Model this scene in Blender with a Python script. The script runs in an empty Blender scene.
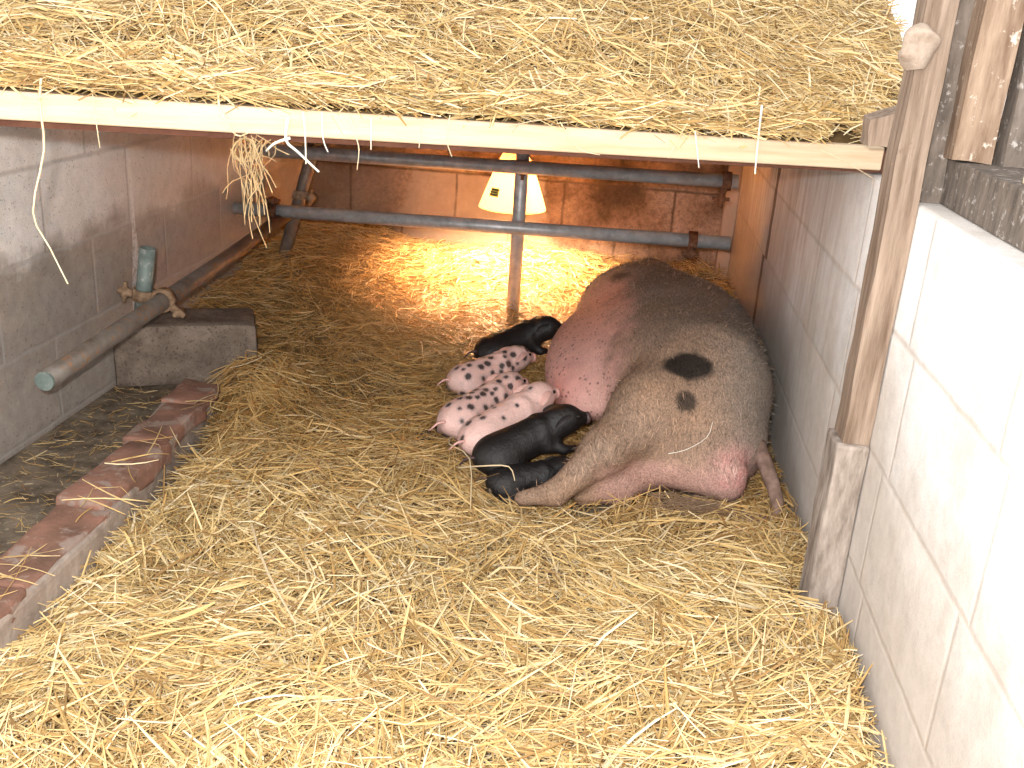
import bpy, bmesh, math, random
import numpy as np
from mathutils import Vector, Matrix

# ------------------------------------------------------------------ camera
F_PX = 1000.0
def cam_axes(f, tilt, roll, vpx):
    t = math.radians(tilt); r = math.radians(roll)
    hd = np.array([math.cos(r), math.sin(r)]); up = np.array([math.sin(r), -math.cos(r)])
    ray = lambda p: np.array([p[0], -p[1], -f])
    D = f*math.tan(t); p0 = up*D; s = (vpx-512-p0[0])/hd[0]
    y = ray(p0+hd*s); y /= np.linalg.norm(y)
    z = -ray(-up*f/math.tan(t)); z /= np.linalg.norm(z)
    return np.array([np.cross(y, z), y, z])
M = cam_axes(F_PX, 20.0, 4.0, 640)
C = bpy.context.scene.collection
cd = bpy.data.cameras.new('camera'); cam = bpy.data.objects.new('camera', cd); C.objects.link(cam)
cd.sensor_width = 36; cd.lens = 36*F_PX/1024; cd.clip_start = 0.02
cam.matrix_world = Matrix([list(M[i])+[0.0] for i in range(3)]+[[0, 0, 0, 1]])
bpy.context.scene.camera = cam
# ------------------------------------------------------------------ world, lights, exposure
W = bpy.data.worlds.new('world'); bpy.context.scene.world = W; W.use_nodes = True
bg = W.node_tree.nodes['Background']; bg.inputs[0].default_value = (0.97, 0.985, 1.0, 1); bg.inputs[1].default_value = 1.0
vs = bpy.context.scene.view_settings
vs.view_transform = 'Standard'; vs.look = 'None'; vs.exposure = 0.62; vs.gamma = 1; vs.use_curve_mapping = False
def light(name, kind, loc, power, col, **kw):
    l = bpy.data.lights.new(name, kind); l.energy = power; l.color = col
    for k, v in kw.items(): setattr(l, k, v)
    o = bpy.data.objects.new(name, l); o.location = loc; C.objects.link(o); return o
light('camera_flash', 'POINT', (-0.05, 0.0, 0.06), 115, (1, 0.985, 0.96), shadow_soft_size=0.02)
sun = light('daylight_from_the_open_front', 'SUN', (-1.5, -2, 1.5), .95, (1, .99, .97), angle=math.radians(55))
sun.rotation_euler = Vector((.40, .87, -.29)).to_track_quat('-Z', 'Y').to_euler()
hl = light('heat_lamp_light', 'POINT', (-0.435, 4.0, -0.63), 125, (1.0, 0.60, 0.33), shadow_soft_size=0.035)

rng = np.random.default_rng(7); random.seed(7)
# ------------------------------------------------------------------ helpers
def link(o, parent=None):
    C.objects.link(o)
    if parent: o.parent = parent
    return o
def tag(o, label=None, cat=None, group=None, kind=None):
    if label: o['label'] = label
    if cat: o['category'] = cat
    if group: o['group'] = group
    if kind: o['kind'] = kind
    return o
def empty(name, loc, rz=0):
    o = bpy.data.objects.new(name, None); o.location = loc; o.rotation_euler = (0, 0, rz); o.empty_display_size = .05
    return link(o)
def obj(name, bm, mat, parent=None, smooth=False, world=True):
    """link bm as ONE mesh object; bm in world coords; made local to parent"""
    me = bpy.data.meshes.new(name)
    if parent is not None and world:
        bm.transform((Matrix.LocRotScale(parent.location, parent.rotation_euler, None)).inverted())
    bmesh.ops.recalc_face_normals(bm, faces=bm.faces)
    bm.to_mesh(me); bm.free()
    if smooth: me.polygons.foreach_set('use_smooth', [True]*len(me.polygons))
    me.materials.append(mat)
    return link(bpy.data.objects.new(name, me), parent)
def box(bm, lo, hi, bev=0, mat=None, segs=2):
    lo = Vector(lo); hi = Vector(hi)
    m = Matrix.Translation((lo+hi)/2) @ Matrix.Diagonal((*(hi-lo), 1))
    if mat is not None: m = mat @ m
    g = bmesh.ops.create_cube(bm, size=1, matrix=m)
    if bev:
        es = list({e for v in g['verts'] for e in v.link_edges})
        bmesh.ops.bevel(bm, geom=es, offset=bev, segments=segs, profile=.6, affect='EDGES')
def frame(d):
    d = Vector(d).normalized(); a = Vector((0, 0, 1)) if abs(d.z) < .9 else Vector((1, 0, 0))
    u = d.cross(a).normalized(); return d, u, d.cross(u)
def tube(bm, pts, rad, n=16, caps=True, inner=None):
    """swept tube; rad number or list; inner = hollow wall radius"""
    pts = [Vector(p) for p in pts]; rs = rad if isinstance(rad, (list, tuple)) else [rad]*len(pts)
    d, u, w = frame(pts[1]-pts[0]); rings = []
    for i, p in enumerate(pts):
        t = (pts[min(i+1, len(pts)-1)]-pts[max(i-1, 0)]).normalized()
        u = (u-t*u.dot(t)).normalized(); w = t.cross(u)
        rings.append([bm.verts.new(p+(u*math.cos(2*math.pi*k/n)+w*math.sin(2*math.pi*k/n))*rs[i]) for k in range(n)])
    for a, b in zip(rings, rings[1:]):
        for k in range(n): bm.faces.new((a[k], a[(k+1) % n], b[(k+1) % n], b[k]))
    if caps and not inner:
        bm.faces.new(rings[0][::-1]); bm.faces.new(rings[-1])
    if inner:
        ir = []
        for ring, p in ((rings[0], pts[0]), (rings[-1], pts[-1])):
            ir.append([bm.verts.new(p+(v.co-p)*(inner/rs[0])) for v in ring])
        for (ring, q) in ((rings[0], ir[0]), (rings[-1], ir[1])):
            for k in range(n): bm.faces.new((ring[k], ring[(k+1) % n], q[(k+1) % n], q[k]))
        for k in range(n): bm.faces.new((ir[0][k], ir[0][(k+1) % n], ir[1][(k+1) % n], ir[1][k]))
def subdivide_noise(bm, cuts, amp, scale, seed=0):
    from mathutils import noise
    bmesh.ops.subdivide_edges(bm, edges=bm.edges[:], cuts=cuts, use_grid_fill=True)
    for v in bm.verts:
        v.co += noise.noise_vector(v.co*scale+Vector((seed, 0, 0)))*amp

# ------------------------------------------------------------------ node material helper
def mat(name, rough=.8, metal=0):
    m = bpy.data.materials.new(name); m.use_nodes = True; nt = m.node_tree
    b = nt.nodes['Principled BSDF']; b.inputs['Roughness'].default_value = rough; b.inputs['Metallic'].default_value = metal
    b.inputs['Specular IOR Level'].default_value = .25
    return m, nt, b
def N(nt, t, **kw):
    n = nt.nodes.new(t)
    for k, v in kw.items():
        if k in n.inputs: n.inputs[k].default_value = v
        else: setattr(n, k, v)
    return n
def coords(nt, scale=(1, 1, 1), rot=(0, 0, 0), loc=(0, 0, 0)):
    g = N(nt, 'ShaderNodeNewGeometry'); m = N(nt, 'ShaderNodeMapping')
    m.inputs['Scale'].default_value = scale; m.inputs['Rotation'].default_value = rot; m.inputs['Location'].default_value = loc
    nt.links.new(g.outputs['Position'], m.inputs['Vector']); return m.outputs[0]
def noise_n(nt, vec, scale, detail=6, rough=.6):
    n = N(nt, 'ShaderNodeTexNoise'); n.inputs['Scale'].default_value = scale; n.inputs['Detail'].default_value = detail
    n.inputs['Roughness'].default_value = rough
    if vec is not None: nt.links.new(vec, n.inputs['Vector'])
    return n.outputs['Fac']
def ramp(nt, fac, stops):
    r = N(nt, 'ShaderNodeValToRGB'); e = r.color_ramp.elements
    while len(e) < len(stops): e.new(.5)
    for el, (p, c) in zip(e, stops): el.position = p; el.color = (*c, 1) if len(c) == 3 else c
    nt.links.new(fac, r.inputs[0]); return r.outputs[0]
def mix(nt, fac, a, b, mode='MIX'):
    n = N(nt, 'ShaderNodeMix', data_type='RGBA', blend_type=mode)
    for s, v in ((0, fac), (6, a), (7, b)):
        if isinstance(v, (int, float)): n.inputs[s].default_value = v
        elif isinstance(v, tuple): n.inputs[s].default_value = (*v, 1)
        else: nt.links.new(v, n.inputs[s])
    return n.outputs[2]
def math_n(nt, op, a, b=0.0, clamp=False):
    n = N(nt, 'ShaderNodeMath', operation=op, use_clamp=clamp)
    for s, v in ((0, a), (1, b)):
        if isinstance(v, (int, float)): n.inputs[s].default_value = v
        else: nt.links.new(v, n.inputs[s])
    return n.outputs[0]
def bump(nt, b, h, strength=.4, dist=.01):
    n = N(nt, 'ShaderNodeBump'); n.inputs['Strength'].default_value = strength; n.inputs['Distance'].default_value = dist
    nt.links.new(h, n.inputs['Height']); nt.links.new(n.outputs[0], b.inputs['Normal'])
def g(v): return (v, v, v)

# block walls ------------------------------------------------------
def block_mat(name, axis, off_u, off_z, cols, joint, joint_amt, bond=.5, bw=.45, tone=None, extra=None):
    """axis 0: wall normal to x (u = y); axis 1: wall normal to y (u = x)"""
    m, nt, b = mat(name, .92)
    gm = N(nt, 'ShaderNodeNewGeometry'); sp = N(nt, 'ShaderNodeSeparateXYZ'); nt.links.new(gm.outputs['Position'], sp.inputs[0])
    u = math_n(nt, 'ADD', sp.outputs[1 if axis == 0 else 0], -off_u+20*bw); z = math_n(nt, 'ADD', sp.outputs[2], -off_z+20*.225*2)
    cb = N(nt, 'ShaderNodeCombineXYZ'); nt.links.new(u, cb.inputs[0]); nt.links.new(z, cb.inputs[1])
    br = N(nt, 'ShaderNodeTexBrick', offset=bond, offset_frequency=2, squash=1)
    for k, v in (('Scale', 1), ('Mortar Size', .010), ('Mortar Smooth', 1.0), ('Bias', 0), ('Brick Width', bw), ('Row Height', .225)):
        br.inputs[k].default_value = v
    br.inputs['Mortar'].default_value = (.9, .88, .86, 1); br.inputs['Color1'].default_value = (.9, .9, .9, 1); br.inputs['Color2'].default_value = (1.08, 1.06, 1.04, 1)
    wob = noise_n(nt, gm.outputs['Position'], 9, 3); wv = N(nt, 'ShaderNodeVectorMath', operation='ADD')
    wc = N(nt, 'ShaderNodeCombineXYZ'); nt.links.new(math_n(nt, 'MULTIPLY', math_n(nt, 'SUBTRACT', wob, .5), .014), wc.inputs[1])
    nt.links.new(math_n(nt, 'MULTIPLY', math_n(nt, 'SUBTRACT', wob, .5), .012), wc.inputs[0])
    nt.links.new(cb.outputs[0], wv.inputs[0]); nt.links.new(wc.outputs[0], wv.inputs[1]); nt.links.new(wv.outputs[0], br.inputs['Vector'])
    P = gm.outputs['Position']
    big = noise_n(nt, P, 3.2, 5, .6); med = noise_n(nt, P, 24, 8, .7); fine = noise_n(nt, P, 260, 3, .8)
    col = ramp(nt, big, [(.36, cols[0]), (.5, cols[1]), (.64, cols[2])])
    col = mix(nt, .55, col, ramp(nt, med, [(.3, g(.76)), (.62, g(1.08))]), 'MULTIPLY')
    col = mix(nt, .8, col, ramp(nt, fine, [(.3, g(.72)), (.5, g(1.04))]), 'MULTIPLY')
    col = mix(nt, 1, col, br.outputs['Color'], 'MULTIPLY')
    if tone: col = tone(nt, col, sp, P, med, big)
    jm = math_n(nt, 'MULTIPLY', br.outputs['Fac'], joint_amt)
    jm = math_n(nt, 'MULTIPLY', jm, ramp(nt, noise_n(nt, P, 7, 3), [(.3, g(.35)), (.6, g(1))]), True)
    col = mix(nt, jm, col, joint)
    if extra: col = extra(nt, col, sp, P)
    nt.links.new(col, b.inputs['Base Color'])
    h = math_n(nt, 'ADD', math_n(nt, 'MULTIPLY', fine, .35), math_n(nt, 'MULTIPLY', med, .6))
    h = math_n(nt, 'SUBTRACT', h, math_n(nt, 'MULTIPLY', br.outputs['Fac'], .4))
    bump(nt, b, h, .55, .006)
    return m
def smooth_mask(nt, v, lo, hi):
    n = N(nt, 'ShaderNodeMapRange', interpolation_type='SMOOTHSTEP'); n.inputs[1].default_value = lo; n.inputs[2].default_value = hi
    nt.links.new(v, n.inputs[0]); return n.outputs[0]
def stain_tone_left(nt, col, sp, P, med, big):
    z = math_n(nt, 'ADD', sp.outputs[2], math_n(nt, 'MULTIPLY', math_n(nt, 'SUBTRACT', noise_n(nt, P, 5, 5), .5), .30))
    lo = smooth_mask(nt, z, -.58, -.66)
    col = mix(nt, math_n(nt, 'MULTIPLY', lo, .88), col, mix(nt, med, (.15, .115, .085), (.46, .39, .33)))
    far = smooth_mask(nt, sp.outputs[1], 2.2, 3.2)  # browner toward the far end
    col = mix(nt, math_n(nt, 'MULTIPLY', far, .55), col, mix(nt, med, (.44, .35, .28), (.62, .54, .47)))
    pit = ramp(nt, noise_n(nt, P, 130, 2, .5), [(.31, g(.45)), (.36, g(1))])
    return mix(nt, .6, col, pit, 'MULTIPLY')
def left_extra(nt, col, sp, P):   # a run of whitewash down the joint
    y = math_n(nt, 'ADD', sp.outputs[1], math_n(nt, 'MULTIPLY', math_n(nt, 'SUBTRACT', noise_n(nt, P, 9, 3), .5), .03))
    d = math_n(nt, 'ABSOLUTE', math_n(nt, 'SUBTRACT', y, 2.84))
    w = math_n(nt, 'ADD', math_n(nt, 'MULTIPLY', smooth_mask(nt, sp.outputs[2], -.6, -.95), .03), .009)
    m_ = math_n(nt, 'LESS_THAN', d, w)
    m_ = math_n(nt, 'MULTIPLY', m_, smooth_mask(nt, sp.outputs[2], -.42, -.46))
    m_ = math_n(nt, 'MULTIPLY', m_, ramp(nt, noise_n(nt, P, 60, 4, .7), [(.35, g(0)), (.55, g(.8))]))
    return mix(nt, m_, col, (.85, .83, .80))
def stain_falloff_right(nt, col, sp, P, med, big):
    far = smooth_mask(nt, sp.outputs[1], 1.9, 2.6)  # wall colour whiter near the camera, flash falloff painted in; streaks beyond
    mp = N(nt, 'ShaderNodeMapping'); mp.inputs['Scale'].default_value = (1, 16, 2.2); nt.links.new(P, mp.inputs['Vector'])
    streak = noise_n(nt, mp.outputs[0], 1.6, 6, .65)
    col = mix(nt, math_n(nt, 'MULTIPLY', far, .7), col, ramp(nt, streak, [(.3, (.46, .36, .30)), (.5, (.70, .64, .60)), (.70, (.86, .85, .86))]))
    low = smooth_mask(nt, math_n(nt, 'ADD', sp.outputs[2], math_n(nt, 'MULTIPLY', math_n(nt, 'SUBTRACT', big, .5), .5)), -.45, -.85)
    return mix(nt, math_n(nt, 'MULTIPLY', low, .8), col, mix(nt, med, (.36, .30, .25), (.62, .55, .49)))
def right_extra(nt, col, sp, P):   # the open upright joint in the far half of the wall
    yv = math_n(nt, 'ADD', sp.outputs[1], math_n(nt, 'MULTIPLY', math_n(nt, 'SUBTRACT', noise_n(nt, P, 14, 4), .5), .04))
    st = math_n(nt, 'MULTIPLY', smooth_mask(nt, sp.outputs[2], -.70, -.704), .06)
    d = math_n(nt, 'ABSOLUTE', math_n(nt, 'SUBTRACT', math_n(nt, 'SUBTRACT', yv, st), 3.40))
    return mix(nt, math_n(nt, 'MULTIPLY', smooth_mask(nt, d, .034, .024), .85), col, (.16, .105, .075))
def tone_back(nt, col, sp, P, med, big):
    # pale washed patch with a ragged edge, left of the lamp
    x = math_n(nt, 'ADD', sp.outputs[0], math_n(nt, 'MULTIPLY', math_n(nt, 'SUBTRACT', noise_n(nt, P, 5, 5), .5), .35))
    z = math_n(nt, 'ADD', sp.outputs[2], math_n(nt, 'MULTIPLY', math_n(nt, 'SUBTRACT', noise_n(nt, P, 4, 4), .5), .22))
    pm = math_n(nt, 'MULTIPLY', smooth_mask(nt, x, -1.02, -.98), smooth_mask(nt, x, -.30, -.34))
    pm = math_n(nt, 'MULTIPLY', pm, smooth_mask(nt, z, -.66, -.68))
    col = mix(nt, .8, col, ramp(nt, noise_n(nt, P, 75, 5, .8), [(.36, g(.45)), (.58, g(1.2))]), 'MULTIPLY')
    col = mix(nt, math_n(nt, 'MULTIPLY', pm, .7), col, mix(nt, med, (.36, .28, .22), (.56, .47, .40)))
    lf = smooth_mask(nt, sp.outputs[0], -.85, -1.1)  # darker toward the left end of the wall
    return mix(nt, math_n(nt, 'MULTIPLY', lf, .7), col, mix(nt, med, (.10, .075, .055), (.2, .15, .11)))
m_right = block_mat('whitewashed_block', 0, 1.215, -.25, [(.80, .76, .72), (.92, .90, .88), (.97, .96, .95)], (.50, .43, .37), .5, bond=.09, tone=stain_falloff_right, extra=right_extra)
m_left = block_mat('grey_block', 0, 1.02, -.42, [(.74, .71, .69), (.86, .84, .82), (.94, .93, .92)], (.50, .46, .43), .6, tone=stain_tone_left, extra=left_extra)
m_back = block_mat('brown_block', 1, -.26, -.665, [(.08, .05, .033), (.25, .165, .115), (.42, .31, .24)], (.06, .04, .028), .8, bw=.49, tone=tone_back)

# other materials
def simple_noise_mat(name, c1, c2, scale, rough=.8, metal=0, stretch=(1, 1, 1), b_s=.4, b_d=.004, rot=(0, 0, 0), speck=None):
    m, nt, b = mat(name, rough, metal); v = coords(nt, stretch, rot)
    f1 = noise_n(nt, v, scale, 7, .65)
    col = ramp(nt, f1, [(.32, c1), (.68, c2)])
    if speck: col = mix(nt, ramp(nt, noise_n(nt, coords(nt), speck[0], 4, .7), [(speck[2], g(0)), (speck[2]+.08, g(1))]), col, speck[1])
    nt.links.new(col, b.inputs['Base Color']); bump(nt, b, f1, b_s, b_d)
    return m
m_trim = simple_noise_mat('smooth_jamb', (.42, .30, .22), (.52, .38, .29), 8, .8, stretch=(1, 1, .3), b_s=.1)
m_pine = simple_noise_mat('planed_pine', (.52, .36, .22), (.64, .50, .35), 5, .6, stretch=(1, 1, 14), b_s=.12)
m_deck = simple_noise_mat('chipboard', (.09, .035, .022), (.15, .065, .04), 30, .9)
m_old = simple_noise_mat('weathered_timber', (.13, .075, .045), (.36, .255, .18), 9, .9, stretch=(5, 5, .7), b_s=.8, b_d=.006, speck=(40, (.55, .46, .38), .6))
m_oldlight = simple_noise_mat('worn_timber', (.14, .09, .06), (.36, .27, .205), 9, .9, stretch=(7, 7, .5), b_s=.8, b_d=.005, speck=(16, (.20, .13, .09), .66))
m_dark = simple_noise_mat('cobwebbed_timber', (.07, .055, .045), (.20, .16, .13), 12, .95, stretch=(4, 4, 1), b_s=.6, speck=(55, (.36, .32, .29), .58))
m_lightboard = simple_noise_mat('pale_board', (.55, .43, .29), (.66, .54, .39), 10, .8, stretch=(6, 1, 6))
m_galv = simple_noise_mat('galvanised_tube', (.30, .30, .30), (.50, .50, .51), 30, .38, .25, b_s=.15, speck=(60, (.55, .55, .56), .62))
m_tubeold = simple_noise_mat('rusty_tube', (.11, .08, .06), (.21, .18, .155), 14, .5, .2, b_s=.25, speck=(45, (.24, .12, .06), .56))
m_rust = simple_noise_mat('rusted_iron', (.085, .032, .016), (.24, .11, .06), 60, .9, .1, b_s=.7)
m_rustpale = simple_noise_mat('rusted_fitting', (.20, .12, .07), (.40, .27, .17), 50, .9, .1, b_s=.7)
m_greenpipe = simple_noise_mat('green_grey_tube', (.13, .17, .155), (.27, .32, .295), 25, .5, .15, b_s=.2, speck=(50, (.42, .40, .36), .6))
m_concrete = simple_noise_mat('rough_concrete', (.11, .08, .06), (.27, .21, .165), 14, .95, b_s=.9, b_d=.008, speck=(130, (.10, .07, .055), .56))
m_stone = simple_noise_mat('stained_stone', (.16, .125, .10), (.44, .37, .32), 13, .95, stretch=(3, 3, .8), b_s=.9, b_d=.006)
m_mortar = simple_noise_mat('mortar', (.24, .185, .15), (.44, .36, .30), 18, .95, b_s=.9, b_d=.006)
m_brick = simple_noise_mat('worn_red_brick', (.15, .085, .06), (.34, .17, .12), 9, .85, b_s=.9, b_d=.008, speck=(14, (.30, .22, .18), .52))
m_floor = simple_noise_mat('dirty_concrete_floor', (.07, .05, .035), (.30, .24, .175), 13, .9, b_s=.9, b_d=.01, speck=(60, (.40, .34, .25), .6))
m_dust = simple_noise_mat('dusty_cobweb', (.26, .19, .14), (.42, .33, .26), 50, .95, b_s=.8)
m_cord = simple_noise_mat('black_flex', (.02, .02, .02), (.04, .04, .04), 40, .5)

# ------------------------------------------------------------------ setting
YB = 4.5
bm = bmesh.new(); box(bm, (-1.5, -.6, -1.21), (.6, YB+.1, -1.11)); tag(obj('floor', bm, m_floor), kind='structure')
bm = bmesh.new(); box(bm, (.5, -.6, -1.21), (.66, YB+.15, -.25), .006); tag(obj('wall_right', bm, m_right), kind='structure')
bm = bmesh.new(); box(bm, (-1.6, -.6, -1.21), (-1.45, YB+.15, -.22)); tag(obj('wall_left', bm, m_left), kind='structure')
bm = bmesh.new(); box(bm, (-1.6, YB, -1.21), (.66, YB+.15, .34)); tag(obj('wall_back', bm, m_back), kind='structure')
# pier at the back right corner, with the dark joint in front of it
bm = bmesh.new(); box(bm, (.442, 4.44, -1.15), (.499, YB-.001, -.26), .004); tag(obj('trim_1', bm, m_trim), kind='structure')

# platform ---------------------------------------------------------
A = Vector((.505, 2.095, 0)); B = Vector((-1.448, 1.375, 0)); ed = (A-B).normalized(); en = Vector((-ed.y, ed.x, 0))
zA, zB = -.190, -.150
pf = empty('straw_loft', (A.x, A.y, -.25))
tag(pf, 'raised wooden deck with a pale planed edge board, carrying the upper straw', 'platform')
bm = bmesh.new()
def prism(bm, pts):    # pts: list of 4 bottom/top columns (x,y,z0,z1)
    bot = [bm.verts.new((p[0], p[1], p[2])) for p in pts]; top = [bm.verts.new((p[0], p[1], p[3])) for p in pts]
    bm.faces.new(bot[::-1]); bm.faces.new(top); n = len(pts)
    for i in range(n): bm.faces.new((bot[i], bot[(i+1) % n], top[(i+1) % n], top[i]))
T = en*.04
prism(bm, [(B.x, B.y, zB-.045, zB), (A.x, A.y, zA-.045, zA), (A.x+T.x, A.y+T.y, zA-.045, zA), (B.x+T.x, B.y+T.y, zB-.045, zB)])
bmesh.ops.bevel(bm, geom=bm.edges[:], offset=.002, segments=1, affect='EDGES')
obj('edge_board', bm, m_pine, pf)
bm = bmesh.new()
prism(bm, [(B.x+T.x, B.y+T.y, zB-.062, zB-.012), (A.x+T.x, A.y+T.y, zA-.055, zA-.012), (.68, 2.25, zA-.055, zA-.012), (.68, 4.49, zA-.055, zA-.012), (B.x, 4.49, zB-.062, zB-.012)])
dk = obj('deck', bm, m_deck, pf)
for yy in (2.6, 3.4, 4.2):
    bm = bmesh.new(); box(bm, (-1.44, yy, -.275), (.49, yy+.045, -.2475)); obj('joist', bm, m_deck, pf)

# post and frame at the right ---------------------------------------
bm = bmesh.new(); box(bm, (.448, 1.768, -.70), (.498, 1.84, .40)); subdivide_noise(bm, 16, .0035, 14, 3)
po = empty('timber_post', (.465, 1.80, -1.15)); tag(po, 'weathered upright timber post on a stone foot against the right wall', 'post')
obj('shaft', bm, m_oldlight, po)
bm = bmesh.new(); box(bm, (.438, 1.757, -1.15), (.499, 1.85, -.695), .008); subdivide_noise(bm, 5, .004, 16, 5)
obj('foot', bm, m_stone, po)
bm = bmesh.new(); bmesh.ops.create_icosphere(bm, subdivisions=4, radius=.03, matrix=Matrix.Translation((.447, 1.765, .0)) @ Matrix.Diagonal((.9, .6, 1.15, 1)))
from mathutils import noise as mn
for v in bm.verts: v.co += mn.noise_vector(v.co*30)*.013
tag(obj('dusty_nest', bm, m_dust, None, True), 'pale dusty clump stuck high on the timber post', 'nest')
bm = bmesh.new()
prism(bm, [(.415, 1.85, -.168, -.125), (.462, 1.84, -.168, -.10), (.47, 1.93, -.168, -.10), (.42, 1.94, -.168, -.12)])
subdivide_noise(bm, 4, .004, 25, 2)
tag(obj('wood_offcut', bm, m_oldlight), 'small brown wood offcut lying at the right end of the edge board', 'wood')
bm = bmesh.new(); box(bm, (.50, 1.80, -.25), (.540, 1.88, .45)); subdivide_noise(bm, 6, .004, 14, 9)
tag(obj('timber_stud', bm, m_dark), 'dark cobwebbed stud directly right of the post', 'timber')
bm = bmesh.new(); box(bm, (.530, 1.74, -.171), (.590, 1.80, .45)); subdivide_noise(bm, 7, .005, 14, 12)
tag(obj('frame_plank', bm, m_old), 'brown vertical plank standing on the end of the sill beam', 'timber')
bm = bmesh.new(); box(bm, (.604, 1.73, -.171), (.75, 1.78, .45)); subdivide_noise(bm, 5, .003, 14, 14)
tag(obj('side_plank', bm, m_dark), 'dark vertical plank right of the bright gap', 'timber')
bm = bmesh.new(); box(bm, (.541, .2, -.249), (.655, 1.815, -.172), .003); subdivide_noise(bm, 5, .002, 18, 4)
tag(obj('sill_beam', bm, m_dark), 'dark dusty horizontal beam lying on top of the right wall', 'beam')
bm = bmesh.new(); box(bm, (.556, .3, -.170), (.62, 1.50, -.154), .002)
tag(obj('pale_batten', bm, m_lightboard), 'pale clean batten lying on the dark sill beam', 'wood')

# kerb, block ---------------------------------------------------------
kb = empty('brick_kerb', (-.99, 2.0, -1.11)); tag(kb, 'low kerb of worn red bricks in mortar between gutter and straw', 'kerb')
bm = bmesh.new(); box(bm, (-1.045, .75, -1.11), (-.944, 2.45, -.985), .01); subdivide_noise(bm, 9, .006, 12, 7)
for v in bm.verts: v.co.x -= .10*max(0, v.co.y-1.65)/.8
obj('mortar_bed', bm, m_mortar, kb)
ys = [.78, 1.09, 1.40, 1.70, 2.02, 2.28, 2.45]
for i, (a, b_) in enumerate(zip(ys, ys[1:])):
    bm = bmesh.new(); dx = [-.01, -.006, -.014, -.025, -.055, -.085][i]
    box(bm, (-1.045+dx, a+.006, -1.015), (-.942+dx, b_-.006, -.964-.006*(i % 3)), .009, segs=2)
    subdivide_noise(bm, 5, .010, 13, i*3.1); obj('brick', bm, m_brick, kb, True)
R = Matrix.Translation((-1.06, 2.80, 0)) @ Matrix.Rotation(math.radians(22), 4, 'Z')
bm = bmesh.new(); box(bm, (-.41, 0, -1.11), (.0, .20, -.918), .018, R); subdivide_noise(bm, 5, .006, 12, 21)
tag(obj('concrete_block', bm, m_concrete, None, True), 'rough brown concrete block lying against the left wall under the long pipe', 'block')

# scaffold tubes -----------------------------------------------------
RT = .0242
def pipe(name, label, pts, m, r=RT, inner=None, cat='pipe'):
    t = empty(name, pts[0]); tag(t, label, cat)
    bm = bmesh.new(); tube(bm, pts, r, 24, True, inner); obj('tube', bm, m, t, True)
    return t
def cyl(bm, p, d, r, l, n=16):
    d = Vector(d).normalized(); p = Vector(p); tube(bm, [p-d*l/2, p+d*l/2], r, n)
def clamp(parent, p, axis, mtl, r=RT, drop=(0, 0, -1), L=.07):
    """scaffold clip: a band round the tube, a lug and a bolt hanging off it"""
    bm = bmesh.new(); a, u, w = frame(axis); p = Vector(p)
    for k in range(20):
        a0 = 2*math.pi*k/20; a1 = 2*math.pi*(k+1)/20
        q = []
        for aa in (a0, a1):
            for rr in (r+.001, r+.009):
                for s in (-.016, .016): q.append(p+(u*math.cos(aa)+w*math.sin(aa))*rr+a*s)
        v = [bm.verts.new(x) for x in q]
        for f in ((0, 1, 3, 2), (4, 6, 7, 5), (2, 3, 7, 6), (0, 4, 5, 1), (0, 2, 6, 4), (1, 5, 7, 3)): bm.faces.new([v[i] for i in f])
    bmesh.ops.remove_doubles(bm, verts=bm.verts, dist=1e-5)
    band = obj('clip', bm, mtl, parent, True)
    d = Vector(drop).normalized(); bm = bmesh.new()
    tube(bm, [p+d*(r+.002), p+d*(r+L*.55), p+d*(r+L)+a*.004], [.013, .011, .008], 10)
    cyl(bm, p+d*(r+L*.6), a, .012, .03, 6); cyl(bm, p+d*(r+L*.6), a, .006, .06, 8)
    obj('bolt', bm, mtl, parent, True)
lo_z0, lo_z1 = -.733, -.700
pl = pipe('scaffold_pipe', 'lower horizontal grey steel pipe crossing the pen in front of the lamp', [(-1.435, 3.6, -.731), (.397, 3.6, -.699)], m_galv, inner=.020)
clamp(pl, (-1.285, 3.6, -.728), (1, 0, .018), m_rust, drop=(0, -.3, 1), L=.03)
clamp(pl, (.265, 3.6, -.701), (1, 0, .018), m_rust, drop=(-.1, -.8, -1), L=.05)
pu = pipe('scaffold_pipe', 'upper horizontal grey steel pipe close under the loft edge board', [(-1.36, 3.6, -.510), (-1.2, 3.6, -.507), (.395, 3.6, -.481)], m_galv, inner=.020)
clamp(pu, (.355, 3.6, -.482), (1, 0, .018), m_rust, drop=(-.25, -.6, -1), L=.075)
pv = pipe('scaffold_pipe', 'upright steel pipe standing in the straw in front of the heat lamp', [(-.370, 3.652, -1.105), (-.372, 3.652, -.262)], m_galv)
clamp(pv, (-.372, 3.652, -.505), (0, 0, 1), m_rust, drop=(.2, -1, -.1), L=.03)
pb = pipe('scaffold_pipe', 'long rust-brown pipe running along the left wall toward the camera', [(-1.255, 2.0, -.838), (-1.25, 3.0, -.79), (-1.27, 4.02, -.742)], m_tubeold)
clamp(pb, (-1.253, 2.60, -.807), (0, 1, .04), m_rustpale, drop=(1, -.1, -.7), L=.05)
bm = bmesh.new(); tube(bm, [(-1.255, 1.992, -.8384), (-1.255, 2.001, -.838)], .0225, 24); obj('end_cap', bm, m_greenpipe, pb)
ps = pipe('pipe_stub', 'short open green-grey upright pipe stub clamped behind the long wall pipe', [(-1.325, 2.61, -.86), (-1.296, 2.61, -.664)], m_greenpipe, r=.0225, inner=.019, cat='pipe')
clamp(ps, (-1.316, 2.61, -.80), (.14, 0, 1), m_rustpale, r=.0225, drop=(-1, -.2, .1), L=.05)
pd = pipe('scaffold_pipe', 'steep worn pipe with a rusty joint in the back left corner', [(-1.31, 3.72, -1.0), (-1.215, 3.84, -.55), (-1.17, 3.90, -.27)], m_tubeold)
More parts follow.
